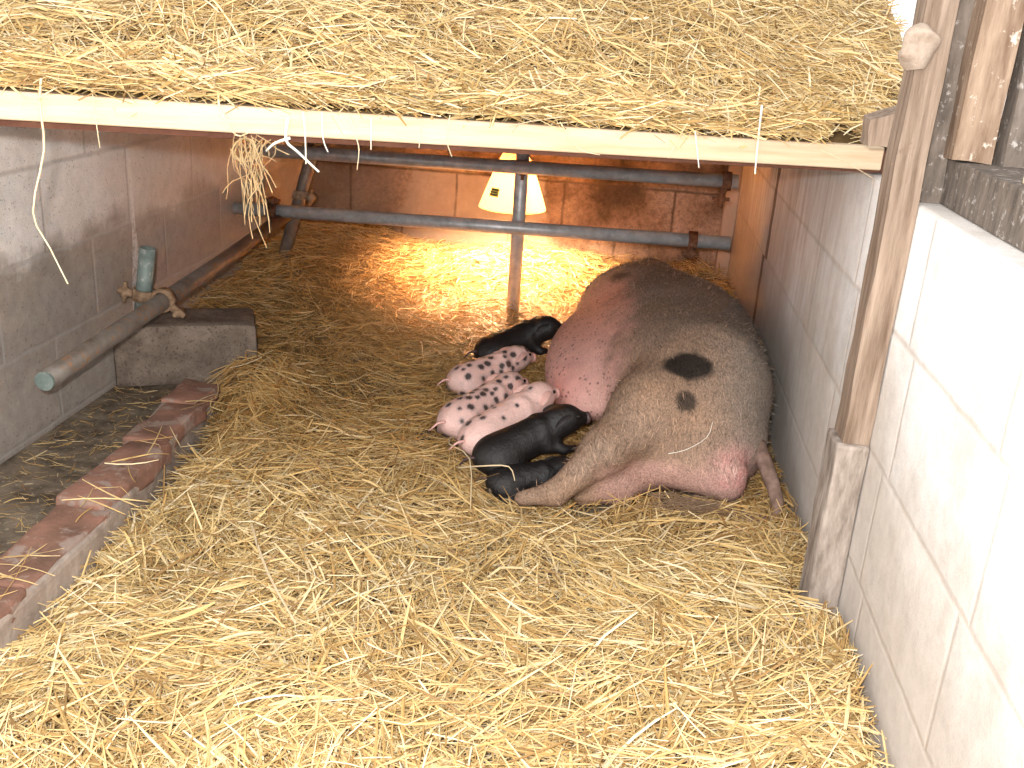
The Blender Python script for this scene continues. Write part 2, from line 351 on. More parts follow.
clamp(pd, (-1.245, 3.80, -.70), (.07, .2, 1), m_rustpale, drop=(1, -.5, 0), L=.05)

# heat lamp -----------------------------------------------------------
m_shade, nt, b = mat('white_enamel_shade', .45)
b.inputs['Base Color'].default_value = (.92, .86, .74, 1)
tr = N(nt, 'ShaderNodeBsdfTranslucent'); tr.inputs[0].default_value = (.95, .80, .55, 1)
mx = N(nt, 'ShaderNodeMixShader'); mx.inputs[0].default_value = .5; out = nt.nodes['Material Output']
nt.links.new(b.outputs[0], mx.inputs[1]); nt.links.new(tr.outputs[0], mx.inputs[2]); nt.links.new(mx.outputs[0], out.inputs[0])
m_bulb, nt, b = mat('lit_bulb', .4); b.inputs['Base Color'].default_value = (1, .6, .3, 1)
b.inputs['Emission Color'].default_value = (1, .42, .12, 1); b.inputs['Emission Strength'].default_value = 14
m_label = simple_noise_mat('yellow_label', (.55, .50, .10), (.62, .58, .16), 30, .5)
m_ink = simple_noise_mat('label_ink', (.09, .10, .05), (.12, .12, .06), 30, .5)
LX, LY = -.435, 4.0
lp = empty('heat_lamp', (LX, LY, -.71)); tag(lp, 'white cone-shaped heat lamp hanging lit over the straw at the back wall', 'lamp')
bm = bmesh.new(); prof = [(.136, -.712), (.134, -.705), (.120, -.665), (.098, -.605), (.074, -.545), (.052, -.500), (.045, -.47)]
n = 48; rings = []
for r_, z_ in prof+[(r_-.002, z_-.001) for r_, z_ in prof[::-1]]:
    rings.append([bm.verts.new((LX+r_*math.cos(2*math.pi*k/n), LY+r_*math.sin(2*math.pi*k/n), z_)) for k in range(n)])
for a, b_ in zip(rings, rings[1:]+rings[:1]):
    for k in range(n): bm.faces.new((a[k], a[(k+1) % n], b_[(k+1) % n], b_[k]))
obj('lamp_shade', bm, m_shade, lp, True)
bm = bmesh.new(); bmesh.ops.create_uvsphere(bm, u_segments=24, v_segments=14, radius=.036, matrix=Matrix.Translation((LX, LY, -.545)))
obj('bulb', bm, m_bulb, lp, True)
bm = bmesh.new(); tube(bm, [(LX, LY, -.48), (LX, LY, -.40)], [.040, .026], 20); tube(bm, [(LX, LY, -.40), (LX+.01, LY, -.34), (LX, LY+.01, -.262)], .005, 8)
obj('cord', bm, m_cord, lp, True)
bm = bmesh.new()   # label on the shade's slope, facing front-left
def shade_pt(a, t, lift=.0015):
    r_ = .128+(.104-.128)*t; z_ = -.688+.066*t
    return Vector((LX+(r_+lift+.003)*math.sin(a), LY-(r_+lift+.003)*math.cos(a), z_+lift))
a0, a1 = -.78, -.40
vs_ = [bm.verts.new(shade_pt(a0+(a1-a0)*i/4, t)) for t in (.45, .95) for i in range(5)]
for i in range(4): bm.faces.new((vs_[i], vs_[i+1], vs_[i+6], vs_[i+5]))
lb = obj('label', bm, m_label, lp)
bm = bmesh.new()
for t0, t1, q0, q1 in ((.80, .88, .08, .92), (.66, .73, .08, .8), (.53, .60, .08, .88)):
    v4 = [bm.verts.new(shade_pt(a0+(a1-a0)*q, t, .0022)) for q, t in ((q0, t0), ((q0+q1)/2, t0), (q1, t0), (q1, t1), ((q0+q1)/2, t1), (q0, t1))]
    bm.faces.new(v4)
o = obj('print', bm, m_ink, None); o.parent = lb
o.matrix_parent_inverse = Matrix.Translation(lp.location).inverted()

# ------------------------------------------------------------------ signed distance bodies
def cap(p, a, b, ra, rb):
    a = np.asarray(a, float); b = np.asarray(b, float); ab = b-a; pa = p-a
    t = np.clip(pa@ab/(ab@ab), 0, 1); t = t[..., None]
    return np.linalg.norm(pa-ab*t, axis=-1)-(ra+(rb-ra)*t[..., 0])
def ell(p, c, r, rz=0, ry=0, rx=0):
    q = p-np.asarray(c, float); Rm = np.array(Matrix.Rotation(rz, 3, 'Z') @ Matrix.Rotation(ry, 3, 'Y') @ Matrix.Rotation(rx, 3, 'X'))
    q = q@Rm; r = np.asarray(r, float)
    k0 = np.linalg.norm(q/r, axis=-1); k1 = np.linalg.norm(q/(r*r), axis=-1)
    return k0*(k0-1)/np.maximum(k1, 1e-9)
def smin(a, b, k):
    h = np.clip(.5+.5*(b-a)/k, 0, 1); return b*(1-h)+a*h-k*h*(1-h)
def evalp(p, prims):
    d = None
    for pr in prims:
        kind, k = pr[0], pr[1]
        e = cap(p, *pr[2:]) if kind == 'c' else ell(p, *pr[2:])
        if d is None: d = e
        elif k < 0: d = -smin(-d, e, -k)      # carve
        else: d = smin(d, e, k)
    return d
def surface_nets(fn, lo, hi, h):
    lo = np.array(lo, float); n = np.ceil((np.array(hi)-lo)/h).astype(int)+1
    ax = [lo[i]+h*np.arange(n[i]) for i in range(3)]
    D = np.empty(n)
    for i in range(n[0]):
        Y, Z = np.meshgrid(ax[1], ax[2], indexing='ij')
        D[i] = fn(np.stack([np.full_like(Y, ax[0][i]), Y, Z], -1).reshape(-1, 3)).reshape(Y.shape)
    S = D < 0
    cs = tuple(n-1); acc = np.zeros((*cs, 3)); cnt = np.zeros(cs)
    for axis in range(3):
        o1 = [slice(None)]*3; o2 = [slice(None)]*3; o1[axis] = slice(0, -1); o2[axis] = slice(1, None)
        d1 = D[tuple(o1)]; d2 = D[tuple(o2)]; cr = (d1 < 0) != (d2 < 0); t = np.where(cr, d1/np.where(cr, d1-d2, 1), 0)
        idx = np.argwhere(cr); tt = t[cr]; pos = idx.astype(float); pos[:, axis] += tt
        oth = [a for a in range(3) if a != axis]
        for da in (0, -1):
            for db in (0, -1):
                c = idx.copy(); c[:, oth[0]] += da; c[:, oth[1]] += db
                ok = np.all((c >= 0) & (c < np.array(cs)), axis=1)
                np.add.at(acc, tuple(c[ok].T), pos[ok]); np.add.at(cnt, tuple(c[ok].T), 1)
    act = cnt > 0; ids = -np.ones(cs, int); ids[act] = np.arange(act.sum())
    V = lo+h*acc[act]/cnt[act][:, None]; Fs = []
    for axis in range(3):
        o1 = [slice(None)]*3; o2 = [slice(None)]*3; o1[axis] = slice(0, -1); o2[axis] = slice(1, None)
        s1 = S[tuple(o1)]; cr = s1 != S[tuple(o2)]; idx = np.argwhere(cr); fl = s1[cr]
        a, b = [(1, 2), (2, 0), (0, 1)][axis]
        q = []
        for da, db in ((0, 0), (-1, 0), (-1, -1), (0, -1)):
            c = idx.copy(); c[:, a] += da; c[:, b] += db; q.append(c)
        ok = np.all([np.all((c >= 0) & (c < np.array(cs)), axis=1) for c in q], axis=0)
        f = np.stack([ids[tuple(c[ok].T)] for c in q], 1); f[~fl[ok]] = f[~fl[ok]][:, ::-1]; Fs.append(f)
    return V, np.concatenate(Fs)
def raw_mesh(name, V, Fq, cols=None, smooth=True, nper=4):
    me = bpy.data.meshes.new(name); me.vertices.add(len(V)); me.vertices.foreach_set('co', V.astype(np.float32).ravel())
    me.loops.add(len(Fq)*nper); me.loops.foreach_set('vertex_index', Fq.astype(np.int32).ravel())
    me.polygons.add(len(Fq)); me.polygons.foreach_set('loop_start', np.arange(0, len(Fq)*nper, nper, dtype=np.int32))
    me.polygons.foreach_set('use_smooth', np.full(len(Fq), smooth))
    me.update(calc_edges=True)
    if cols is not None:
        at = me.color_attributes.new('Col', 'FLOAT_COLOR', 'POINT'); at.data.foreach_set('color', cols.astype(np.float32).ravel())
    return me
def sstep(x, a, b):
    t = np.clip((x-a)/(b-a), 0, 1); return t*t*(3-2*t)
def vnoise(P, scale, seed=0):      # cheap smooth value noise
    P = P*scale+seed*17.3; s = 0; amp = 1
    for k in range(4):
        a, b_, c = P[:, 0], P[:, 1], P[:, 2]
        s = s+amp*np.sin(a*1.0+1.7*np.sin(b_*.8+k)+k)*np.sin(b_*1.1+1.3*np.sin(c*.9+2*k))*np.cos(c*1.05+1.5*np.sin(a*.7+k*3))
        P = P*1.93+3.1; amp *= .55
    return s

# the sow -------------------------------------------------------------
SOW = [
 ('e', .0, (.215, 2.98, -.925), (.255, .60, .195)),            # barrel
 ('e', .08, (-.012, 3.04, -.98), (.17, .50, .118), -.06),       # udder side / belly
 ('e', .08, (.245, 2.62, -.915), (.205, .34, .19)),           # rump and hip
 ('e', .08, (.115, 3.48, -.945), (.225, .28, .16)),              # shoulders
 ('e', .06, (.245, 2.42, -.985), (.18, .20, .12)),             # ham behind
 ('c', .06, (.27, 2.56, -.872), (.13, 2.36, -.90), .142, .10),   # upper thigh
 ('c', .05, (.13, 2.36, -.90), (.02, 2.215, -.955), .098, .056),  # gaskin
 ('c', .03, (.02, 2.215, -.955), (-.085, 2.12, -1.035), .050, .029),  # to hock
 ('c', .02, (-.085, 2.12, -1.035), (-.165, 2.125, -1.062), .028, .019), # cannon
 ('c', .04, (.18, 2.37, -1.01), (.06, 2.24, -1.05), .075, .046), # lower leg
 ('c', .03, (.06, 2.24, -1.05), (-.02, 2.18, -1.062), .042, .028),
 ('c', .025, (.12, 2.28, -1.01), (.32, 2.235, -1.02), .028, .040),  # skin fold to the vulva
 ('e', .03, (.328, 2.240, -.99), (.036, .030, .034)),        # vulva
 ('c', .06, (.10, 3.68, -.96), (.14, 3.90, -.97), .14, .12),    # neck and head
 ('c', .05, (.14, 3.95, -.98), (.10, 4.20, -1.02), .105, .055),
 ('c', .03, (-.0, 3.45, -1.02), (-.04, 3.72, -1.05), .06, .03),     # folded foreleg
 ('c', -.022, (.02, 2.145, -.985), (.21, 2.195, -1.005), .012, .006),
 ('c', -.03, (-.06, 2.50, -.82), (.06, 2.50, -.80), .015, .015),
]
sow_fn = lambda p: evalp(p, SOW)
V, Fq = surface_nets(sow_fn, (-.32, 2.05, -1.16), (.52, 4.32, -.62), .0085)
V[:, 0] = np.minimum(V[:, 0], .493)
# gentle creases and wrinkles
def sow_colour(P):
    n1 = vnoise(P, 14); n2 = vnoise(P, 45, 3)
    x, y, z = P.T
    grey = np.array([.25, .205, .17]); brown = np.array([.27, .155, .092]); pink = np.array([.64, .36, .31]); dark = np.array([.02, .015, .012])
    c = np.tile(grey, (len(P), 1))
    bm_ = sstep(-y, -3.1, -2.25)*sstep(-x, -.42, -.20)*.75; bm_ = np.clip(bm_+.22*n1*.5, 0, 1)
    c = c*(1-bm_[:, None])+brown*bm_[:, None]
    # pink belly: left side, in front of the thigh
    mot = sstep(vnoise(P, 7, 5)+.3*n1, -.1, .9)[:, None]*.35; c = c*(1-mot)+np.array([.20, .15, .115])*mot
    bel = sstep(-(x+.04*n1), -.10, .02)*sstep(y-.5*(x+.1), 2.30, 2.42)*sstep(-y, -3.55, -3.2)*sstep(-z, .70, .80)
    low = sstep(-z+.02*n1, .955, 1.0)*sstep(x, -.02, .05)*sstep(-y, -2.6, -2.4)
    und = sstep(-z, .98, 1.03)*sstep(-x, -.05, .05)*sstep(y, 2.21, 2.25)*.6
    vul = np.exp(-(((x-.33)/.055)**2+((y-2.24)/.08)**2+((z+.98)/.05)**2)*1.2)
    pk = np.clip(np.maximum.reduce([bel, low*.55, und*.8, vul*.8]), 0, 1)
    pkc = pink[None, :]*(1-.34*np.clip(np.maximum(low, und)*(1-bel), 0, 1))[:, None]; c = c*(1-pk[:, None])+pkc*pk[:, None]
    vm = np.clip(vul*(.35+.4*n2), 0, .7)[:, None]; c = c*(1-vm)+np.array([.42, .09, .11])*vm
    rosy = np.exp(-(((x+.12)/.06)**2+((y-2.62)/.12)**2+((z+.96)/.08)**2)); c = c*(1-.4*rosy[:, None])+np.array([.75, .26, .22])*.4*rosy[:, None]
    for (ctr, rad, s, st) in SOW_SPOTS:
        q = (P-np.array(ctr))/np.array(rad); d = np.linalg.norm(q, axis=1)+.10*n2
        m_ = (1-sstep(d, .72, 1.12))*st; c = c*(1-m_[:, None])+dark*m_[:, None]
    c *= (1+.10*n2+.05*n1)[:, None]
    return np.clip(np.c_[c, bel], 0, 1)
SOW_SPOTS = [((.202, 2.375, -.768), (.072, .050, .046), 0, .98), ((.202, 2.289, -.834), (.031, .03, .028), 0, .85),
             ((.00, 3.38, -.775), (.06, .09, .05), 0, .75)]
m_sow, nt, b = mat('pig_hide', .62)
at = N(nt, 'ShaderNodeVertexColor', layer_name='Col')
v = coords(nt, (1, 1, 1))
fl = N(nt, 'ShaderNodeTexVoronoi', feature='F1'); fl.inputs['Scale'].default_value = 78; fl.inputs['Randomness'].default_value = 1
mp = N(nt, 'ShaderNodeMapping'); mp.inputs['Scale'].default_value = (1, .55, 1); g_ = N(nt, 'ShaderNodeNewGeometry'); nt.links.new(g_.outputs['Position'], mp.inputs[0]); nt.links.new(mp.outputs[0], fl.inputs['Vector'])
fm = ramp(nt, fl.outputs['Distance'], [(.20, g(1)), (.36, g(0))])
fm2 = math_n(nt, 'MULTIPLY', fm, ramp(nt, noise_n(nt, g_.outputs['Position'], 22, 2), [(.44, g(0)), (.52, g(1))]))
fm3 = math_n(nt, 'MULTIPLY', fm2, math_n(nt, 'MULTIPLY', at.outputs['Alpha'], .8))
hairn = noise_n(nt, coords(nt, (1, .16, 1)), 240, 4, .7)
col = mix(nt, fm3, at.outputs['Color'], (.16, .085, .07))
hm = math_n(nt, 'SUBTRACT', 1.0, math_n(nt, 'MULTIPLY', at.outputs['Alpha'], .75))
col = mix(nt, math_n(nt, 'MULTIPLY', hm, .8), col, ramp(nt, hairn, [(.35, g(.5)), (.6, g(1.3))]), 'MULTIPLY')
nt.links.new(col, b.inputs['Base Color'])
bump(nt, b, math_n(nt, 'ADD', hairn, math_n(nt, 'MULTIPLY', noise_n(nt, g_.outputs['Position'], 55, 4), .8)), .5, .004)
sow = empty('sow', (.25, 2.95, -1.09)); tag(sow, 'large greyish-brown sow with black spots lying on her side along the right wall', 'pig')
so = np.array(sow.location)
cols = sow_colour(V)
me = raw_mesh('body', V-so, Fq, cols); me.materials.append(m_sow)
body = link(bpy.data.objects.new('body', me), sow)
sm = body.modifiers.new('smooth', 'SMOOTH'); sm.factor = .5; sm.iterations = 3
# bristle coat
m_hair, nt, b = mat('bristle', .55); at = N(nt, 'ShaderNodeVertexColor', layer_name='Col'); nt.links.new(at.outputs[0], b.inputs['Base Color'])
def normals(fn, P, e=.004):
    gx = np.stack([fn(P+np.eye(3)[i]*e)-fn(P-np.eye(3)[i]*e) for i in range(3)], 1)
    return gx/np.linalg.norm(gx, axis=1, keepdims=True)
def coat(fn, V, cnt, flow, L, wd, colfn, keep, lift=.25):
    P = V[rng.integers(0, len(V), cnt)]+rng.normal(0, .003, (cnt, 3)); P = P-normals(fn, P)*fn(P)[:, None]
    Nn = normals(fn, P); k = keep(P, Nn); P, Nn = P[k], Nn[k]; cnt = len(P)
    fl_ = flow(P); t = fl_-Nn*np.sum(fl_*Nn, 1)[:, None]; t /= np.linalg.norm(t, axis=1)[:, None]+1e-9
    t += rng.normal(0, .28, (cnt, 3)); t += Nn*lift*rng.uniform(.4, 1.2, cnt)[:, None]; t /= np.linalg.norm(t, axis=1)[:, None]
    s = np.cross(t, Nn); s /= np.linalg.norm(s, axis=1)[:, None]; l = (L*rng.uniform(.5, 1.2, cnt))[:, None]
    P = P-Nn*.002; mid = P+t*l*.55; tip = P+t*l-Nn*l*.18
    VV = np.stack([P-s*wd, P+s*wd, mid+s*wd*.7, mid-s*wd*.7, tip], 1).reshape(-1, 3)
    base = np.arange(cnt)[:, None]*5
    F = np.concatenate([base+np.array([[0, 1, 2, 3]]), base+np.array([[3, 2, 4, 4]])])
    cc = colfn(P)[:, :3]*(.5+1.9*rng.random(cnt)**1.6)[:, None]; cc = np.repeat(np.c_[np.clip(cc, 0, .8), np.ones(cnt)], 5, 0)
    # tip as triangles -> separate mesh arrays
    return VV, base, cc
def coat_mesh(name, VV, base, cc, org, m, parent):
    tri = np.concatenate([base+np.array([[0, 1, 2]]), base+np.array([[0, 2, 3]]), base+np.array([[3, 2, 4]])])
    me = raw_mesh(name, VV-org, tri, cc, False, 3); me.materials.append(m); return link(bpy.data.objects.new(name, me), parent)
VV, base, cc = coat(sow_fn, V, 42000, lambda P: np.c_[.25-P[:, 0]*.2-.05, -np.ones(len(P)), -.25*np.ones(len(P))], .030, .0008,
    lambda P: sow_colour(P), lambda P, Nn: (rng.random(len(P)) > sow_colour(P)[:, 3]*.93) & (P[:, 2] > -1.06) & (P[:, 0] < .485) & (P[:, 1] < 4.0) & (rng.random(len(P)) > .75*(P[:, 2] < -.98)))
coat_mesh('coat', VV, base, cc, so, m_hair, sow)
# tail with tuft
m_tail = simple_noise_mat('tail_skin', (.13, .08, .06), (.26, .17, .135), 40, .7, b_s=.6)
bm = bmesh.new()
tp = [(.395, 2.36, -.955), (.415, 2.27, -.983), (.432, 2.22, -1.016), (.437, 2.19, -1.040), (.424, 2.165, -1.058), (.394, 2.15, -1.062), (.363, 2.14, -1.060)]
def smooth_path(pts, k=4):
    pts = [Vector(p) for p in pts]; out = []
    for i in range(len(pts)-1):
        p0, p1, p2, p3 = pts[max(i-1, 0)], pts[i], pts[i+1], pts[min(i+2, len(pts)-1)]
        for j in range(k):
            t = j/k; out.append(.5*((2*p1)+(p2-p0)*t+(2*p0-5*p1+4*p2-p3)*t*t+(3*p1-p0-3*p2+p3)*t**3))
    return out+[pts[-1]]
sp_ = smooth_path(tp); tube(bm, sp_, [.021-.013*i/(len(sp_)-1) for i in range(len(sp_))], 12)
tl = obj('tail', bm, m_tail, sow, True)
m_tuft = simple_noise_mat('tail_hair', (.10, .06, .035), (.28, .18, .115), 60, .7)
bm = bmesh.new()
for k in range(70):
    a = Vector((.40-.04*random.random(), 2.145+random.uniform(-.006, .006), -1.053+random.uniform(-.006, .008)))
    L = random.uniform(.12, .26); sp0 = random.uniform(-.02, .03)
    pts = [a, a+Vector((-L*.4, sp0*.4, .006)), a+Vector((-L*.75, sp0, .018+random.uniform(-.01, .012))), a+Vector((-L, sp0*1.6-.01, .002+random.uniform(-.015, .02)))]
    tube(bm, smooth_path(pts, 2), .0009, 3)
tf = obj('tuft', bm, m_tuft, None); tf.parent = tl; tf.matrix_parent_inverse = Matrix.Translation(sow.location).inverted()
# ear of the sow, hoofs
m_hoof = simple_noise_mat('hoof', (.13, .09, .06), (.26, .19, .14), 30, .5)
for (c, d) in (((-.215, 2.155, -1.056), (-1, -.1, -.2)), ((-.205, 2.185, -1.058), (-1, .1, -.2)), ((-.075, 2.185, -1.068), (-1, -.5, -.1))):
    bm = bmesh.new(); p = Vector(c); dv = Vector(d).normalized(); tube(bm, [p-dv*.012, p+dv*.012, p+dv*.032], [.016, .015, .005], 12); obj('hoof', bm, m_hoof, sow, True)
bm = bmesh.new(); bmesh.ops.create_uvsphere(bm, u_segments=20, v_segments=12, radius=1, matrix=Matrix.Translation((.16, 4.0, -.94)) @ Matrix.Rotation(.5, 4, 'Y') @ Matrix.Diagonal((.018, .07, .055, 1)))
obj('ear', bm, m_tail, sow, True)

# piglets -------------------------------------------------------------
def piglet_mat(name, base, spot, rough, nspots_attr=True):
    m, nt, b = mat(name, rough); b.inputs['Specular IOR Level'].default_value = .45
    at = N(nt, 'ShaderNodeVertexColor', layer_name='Col'); hn = noise_n(nt, coords(nt), 320, 3, .7)
    col = mix(nt, .5, at.outputs['Color'], ramp(nt, hn, [(.3, g(.7)), (.65, g(1.2))]), 'MULTIPLY')
    nt.links.new(col, b.inputs['Base Color']); bump(nt, b, noise_n(nt, coords(nt), 70, 6, .75), .8, .005); return m
m_black = piglet_mat('black_piglet_hide', 0, 0, .40); m_pinkp = piglet_mat('pink_piglet_hide', 0, 0, .33)
PIGLET_FN = []
def piglet(label, loc, rz, pink, spots=(), s=1.0, pitch=0, roll=0, headyaw=0, headup=0, seed=0, legs=True, frontleg=None):
    """local: nose toward +x, up +z, z=0 the belly line"""
    hx, hz = .118*math.cos(headyaw), .062+headup
    hy = .118*math.sin(headyaw)*.6
    P = [('e', 0, (-.055, 0, .045), (.072, .044, .045)), ('e', .03, (.02, 0, .047), (.07, .041, .043)),
         ('c', .03, (.055, 0, .052), (.085, hy*.5, hz-.004), .036, .030),
         ('e', .02, (hx-.012, hy, hz), (.038, .033, .035), headyaw),
         ('c', .018, (hx, hy, hz-.004), (hx+.035*math.cos(headyaw), hy+.035*math.sin(headyaw), hz-.013), .023, .0145)]
    for sy in (-1, 1):
        P += [('c', .018, (-.075, sy*.030, .032), (-.045, sy*.048, .014), .026, .017), ('c', .010, (-.045, sy*.048, .014), (-.085, sy*.050, .007), .012, .008),
              ('c', .008, (-.085, sy*.050, .007), (-.055, sy*.054, .004), .008, .006)]
        fx = .055 if frontleg is None else frontleg
        P += [('c', .014, (.045, sy*.030, .030), (fx, sy*.046, .012), .017, .011), ('c', .008, (fx, sy*.046, .012), (fx+.038, sy*.048, .002), .010, .007)]
    for sy in (-1, 1): P.append(('e', .02, (-.068, sy*.026, .038), (.044, .024, .036)))
    fn0 = lambda p: evalp(p, P)+.0013*np.sin(p[:, 0]*170+3*np.sin(p[:, 1]*60))*np.clip(1-np.abs(p[:, 0]-.05)/.05, 0, 1)
    V, Fq = surface_nets(fn0, (-.16, -.10, -.03), (.23, .12, .17), .0042)
    nz = vnoise(V, 60, seed)
    if pink:
        c = np.tile(np.array([.78, .51, .45]), (len(V), 1)); c *= (1+.06*nz)[:, None]
    else:
        c = np.tile(np.array([.011, .009, .0085]), (len(V), 1)); c *= (1+.15*nz)[:, None]
    for (u, v_, w_, r) in spots:
        d = np.linalg.norm((V-np.array([u, v_, w_]))/np.array([1, .9, 1.1]), axis=1)/r+.09*nz
        m_ = (1-sstep(d, .72, 1.05))[:, None]*.96; c = c*(1-m_)+np.array([.035, .028, .028])*m_
        hh = (np.exp(-((d-1.15)/.25)**2)*.25)[:, None]; c = c*(1-hh)+np.array([.35, .26, .26])*hh
    nose = sstep(V[:, 0], hx+.044, hx+.050)[:, None]*.0; c = c
    root = empty('piglet', loc, rz); root.rotation_euler = (roll, pitch, rz); root.scale = (s, s, s)
    tag(root, label, 'piglet', 'litter suckling at the sow')
    mm = m_pinkp if pink else m_black
    me = raw_mesh('body', V, Fq, np.clip(np.c_[c, np.ones(len(c))], 0, 1)); me.materials.append(mm)
    o = link(bpy.data.objects.new('body', me), root); md = o.modifiers.new('smooth', 'SMOOTH'); md.factor = .5; md.iterations = 2
    cy, sn = math.cos(headyaw), math.sin(headyaw)
    hp = lambda f, l, u: Vector((hx+f*cy-l*sn, hy+f*sn+l*cy, hz+u))
    for sd in (-1, 1):
        bm = bmesh.new()   # ear: a folded leaf
        b0 = hp(-.016, sd*.017, .025); tipv = hp(-.046, sd*.054, .014); f1 = hp(.006, sd*.026, .020); f2 = hp(-.036, sd*.022, .012)
        va = [bm.verts.new(x) for x in (b0, f1, hp(-.012, sd*.045, .020), tipv, hp(-.050, sd*.040, .006), f2, hp(-.024, sd*.038, .027))]
        for i in range(6): bm.faces.new((va[6] if i < 5 else va[6], va[i], va[(i+1) % 6]))
        e = obj('ear', bm, mm, None, True); e.parent = root
        at_ = e.data.color_attributes.new('Col', 'FLOAT_COLOR', 'POINT'); cc_ = (.78, .46, .40, 1) if pink else (.03, .025, .024, 1)
        at_.data.foreach_set('color', cc_*len(e.data.vertices))
        so_ = e.modifiers.new('solid', 'SOLIDIFY'); so_.thickness = .003; ss = e.modifiers.new('sub', 'SUBSURF'); ss.levels = 1; ss.render_levels = 2
        bm = bmesh.new(); bmesh.ops.create_uvsphere(bm, u_segments=12, v_segments=8, radius=.0042, matrix=Matrix.Translation(hp(.014, sd*.0255, .010)))
        e = obj('eye', bm, m_eye, None, True); e.parent = root
    bm = bmesh.new(); q = hp(.044, 0, -.015); fdir = Vector((cy, sn, -.25)).normalized()
    tube(bm, [q-fdir*.006, q+fdir*.002, q+fdir*.003], [.0140, .0142, .012], 16); e = obj('snout', bm, m_nosep if pink else m_nose, None, True); e.parent = root
    bm = bmesh.new(); tube(bm, smooth_path([(-.122, 0, .058), (-.138, .006, .060), (-.150, .014, .050), (-.152, .024, .040)], 3), [.0036-.00028*i for i in range(10)], 8)
    e = obj('tail', bm, m_nosep if pink else m_nose, None, True); e.parent = root
    Mi = np.array((Matrix.LocRotScale(Vector(loc), root.rotation_euler, Vector((s, s, s)))).inverted())
    PIGLET_FN.append((lambda p, Mi=Mi, f=fn0, s=s: f(p@Mi[:3, :3].T+Mi[:3, 3])*s, np.array(loc)))
    return root
m_eye, nt, b = mat('eye', .08); b.inputs['Base Color'].default_value = (.01, .01, .01, 1)
m_nose = simple_noise_mat('dark_snout', (.05, .03, .03), (.12, .07, .065), 90, .45)
m_nosep = simple_noise_mat('pink_snout', (.62, .33, .29), (.76, .45, .40), 90, .45)
def rspots(n, seed, rmin=.006, rmax=.014, top=True):
    r = random.Random(seed); out = []; tries = 0
    while len(out) < n:
        x = r.uniform(-.125, .13); a = r.uniform(-2.6, 2.6); R0 = .044 if x < .08 else .030
        p = (x, R0*math.sin(a), .046+(.015 if x > .08 else 0)+R0*math.cos(a)); rad = r.uniform(rmin, rmax)
        if all(math.dist(p, q[:3]) > (rad+q[3])*1.02 for q in out): out.append((*p, rad))
        tries += 1
        if tries > 4000: break
    return out
def place(rear, yaw, pitch, sc):      # rear end of the body -> origin of the piglet
    d = Vector((math.cos(yaw)*math.cos(pitch), math.sin(yaw)*math.cos(pitch), math.sin(pitch)))
    return Vector(rear)+d*.12*sc-Vector((0, 0, .047*sc)), yaw, -pitch
def pg(label, rear, yaw, pitch, sc, pink, spots=(), **kw):
    l, y, p = place(rear, math.radians(yaw), math.radians(pitch), sc)
    return piglet(label, l, y, pink, spots, s=sc, pitch=p, **kw)
pg('black piglet furthest from the camera, head raised to the belly', (-.405, 3.07, -1.03), 40, 12, 1.16, False, headyaw=math.radians(-25), headup=.006)
pg('small black-spotted pink piglet just in front of the far black piglet', (-.450, 2.80, -1.04), 45, 6, 1.12, True, rspots(70, 2, .008, .013), seed=1)
pg('grey-spotted piglet pressed behind the palest pink piglet', (-.405, 2.47, -1.04), 58, 7, 1.2, True, rspots(80, 5, .007, .012), seed=2)
pg('palest pink piglet with few black spots, in front of the spotted ones', (-.325, 2.34, -1.03), 52, 12, 1.2, True, [(-.03, -.03, .085, .008), (-.065, .0, .092, .009), (-.06, .018, .09, .007), (.02, -.02, .088, .006), (-.02, .01, .09, .006), (-.10, -.03, .06, .007), (.085, .0, .09, .008), (-.045, -.042, .06, .006), (.07, -.03, .07, .005), (.05, .03, .08, .009), (-.09, .02, .08, .010), (-.12, .01, .06, .009)], seed=3)
pg('black piglet nearest the camera, standing half over another with its snout at the udder', (-.278, 2.225, -1.02), 36, 15, 1.12, False, headyaw=math.radians(-12), headup=.004, frontleg=.075)
pg("black piglet lying lowest, tucked in just behind the sow's outstretched hind leg", (-.25, 2.165, -1.048), 24, 2, .85, False, headyaw=math.radians(10))

# ------------------------------------------------------------------ straw
def bed_z(x, y):
    h = -1.088+.10*sstep(y, 2.9, 4.2)+.075*sstep(-x, .75, 1.3)*sstep(y, 2.6, 3.3)
    h = h+.020*np.sin(x*5.3+1.2*np.sin(y*2.1))*np.sin(y*4.1+x)+.010*np.sin(x*13+y*3)*np.cos(y*11-x*4)
    h = h+.045*np.exp(-(((x-.42)/.16)**2+((y-1.42)/.28)**2))+.03*np.exp(-(((x+.85)/.25)**2+((y-1.35)/.4)**2))
    h = h+.03*np.exp(-(((x+.9)/.12)**2+((y-2.5)/.35)**2))
    h = h+.085*np.exp(-(((x+1.02)/.10)**2+((y-2.62)/.22)**2))
    h = h-.028*np.exp(-(((x-.1)/.45)**2+((y-2.5)/.55)**2))*0
    return h
def loft_z(x, y):
    ye = B.y+(x-B.x)*(A.y-B.y)/(A.x-B.x); zt = zB+(x-B.x)*(zA-zB)/(A.x-B.x)
    d = np.maximum(y-ye, 0)
    h = zt+.012+.33*d*sstep(d, 0.0, .35)*1.0-.10*np.maximum(d-.9, 0)
    h = h+.014*np.sin(x*6+1.5*np.sin(y*3))*np.sin(y*5+x*2)*sstep(d, .05, .4)+.008*np.sin(x*17+y*5)*sstep(d, .03, .2)
    return np.minimum(h, .42)
m_straw, nt, b = mat('straw', .5); b.inputs['Specular IOR Level'].default_value = .35
at = N(nt, 'ShaderNodeVertexColor', layer_name='Col'); sn = noise_n(nt, coords(nt), 60, 3)
nt.links.new(mix(nt, .5, at.outputs['Color'], ramp(nt, sn, [(.3, g(.8)), (.7, g(1.1))]), 'MULTIPLY'), b.inputs['Base Color'])
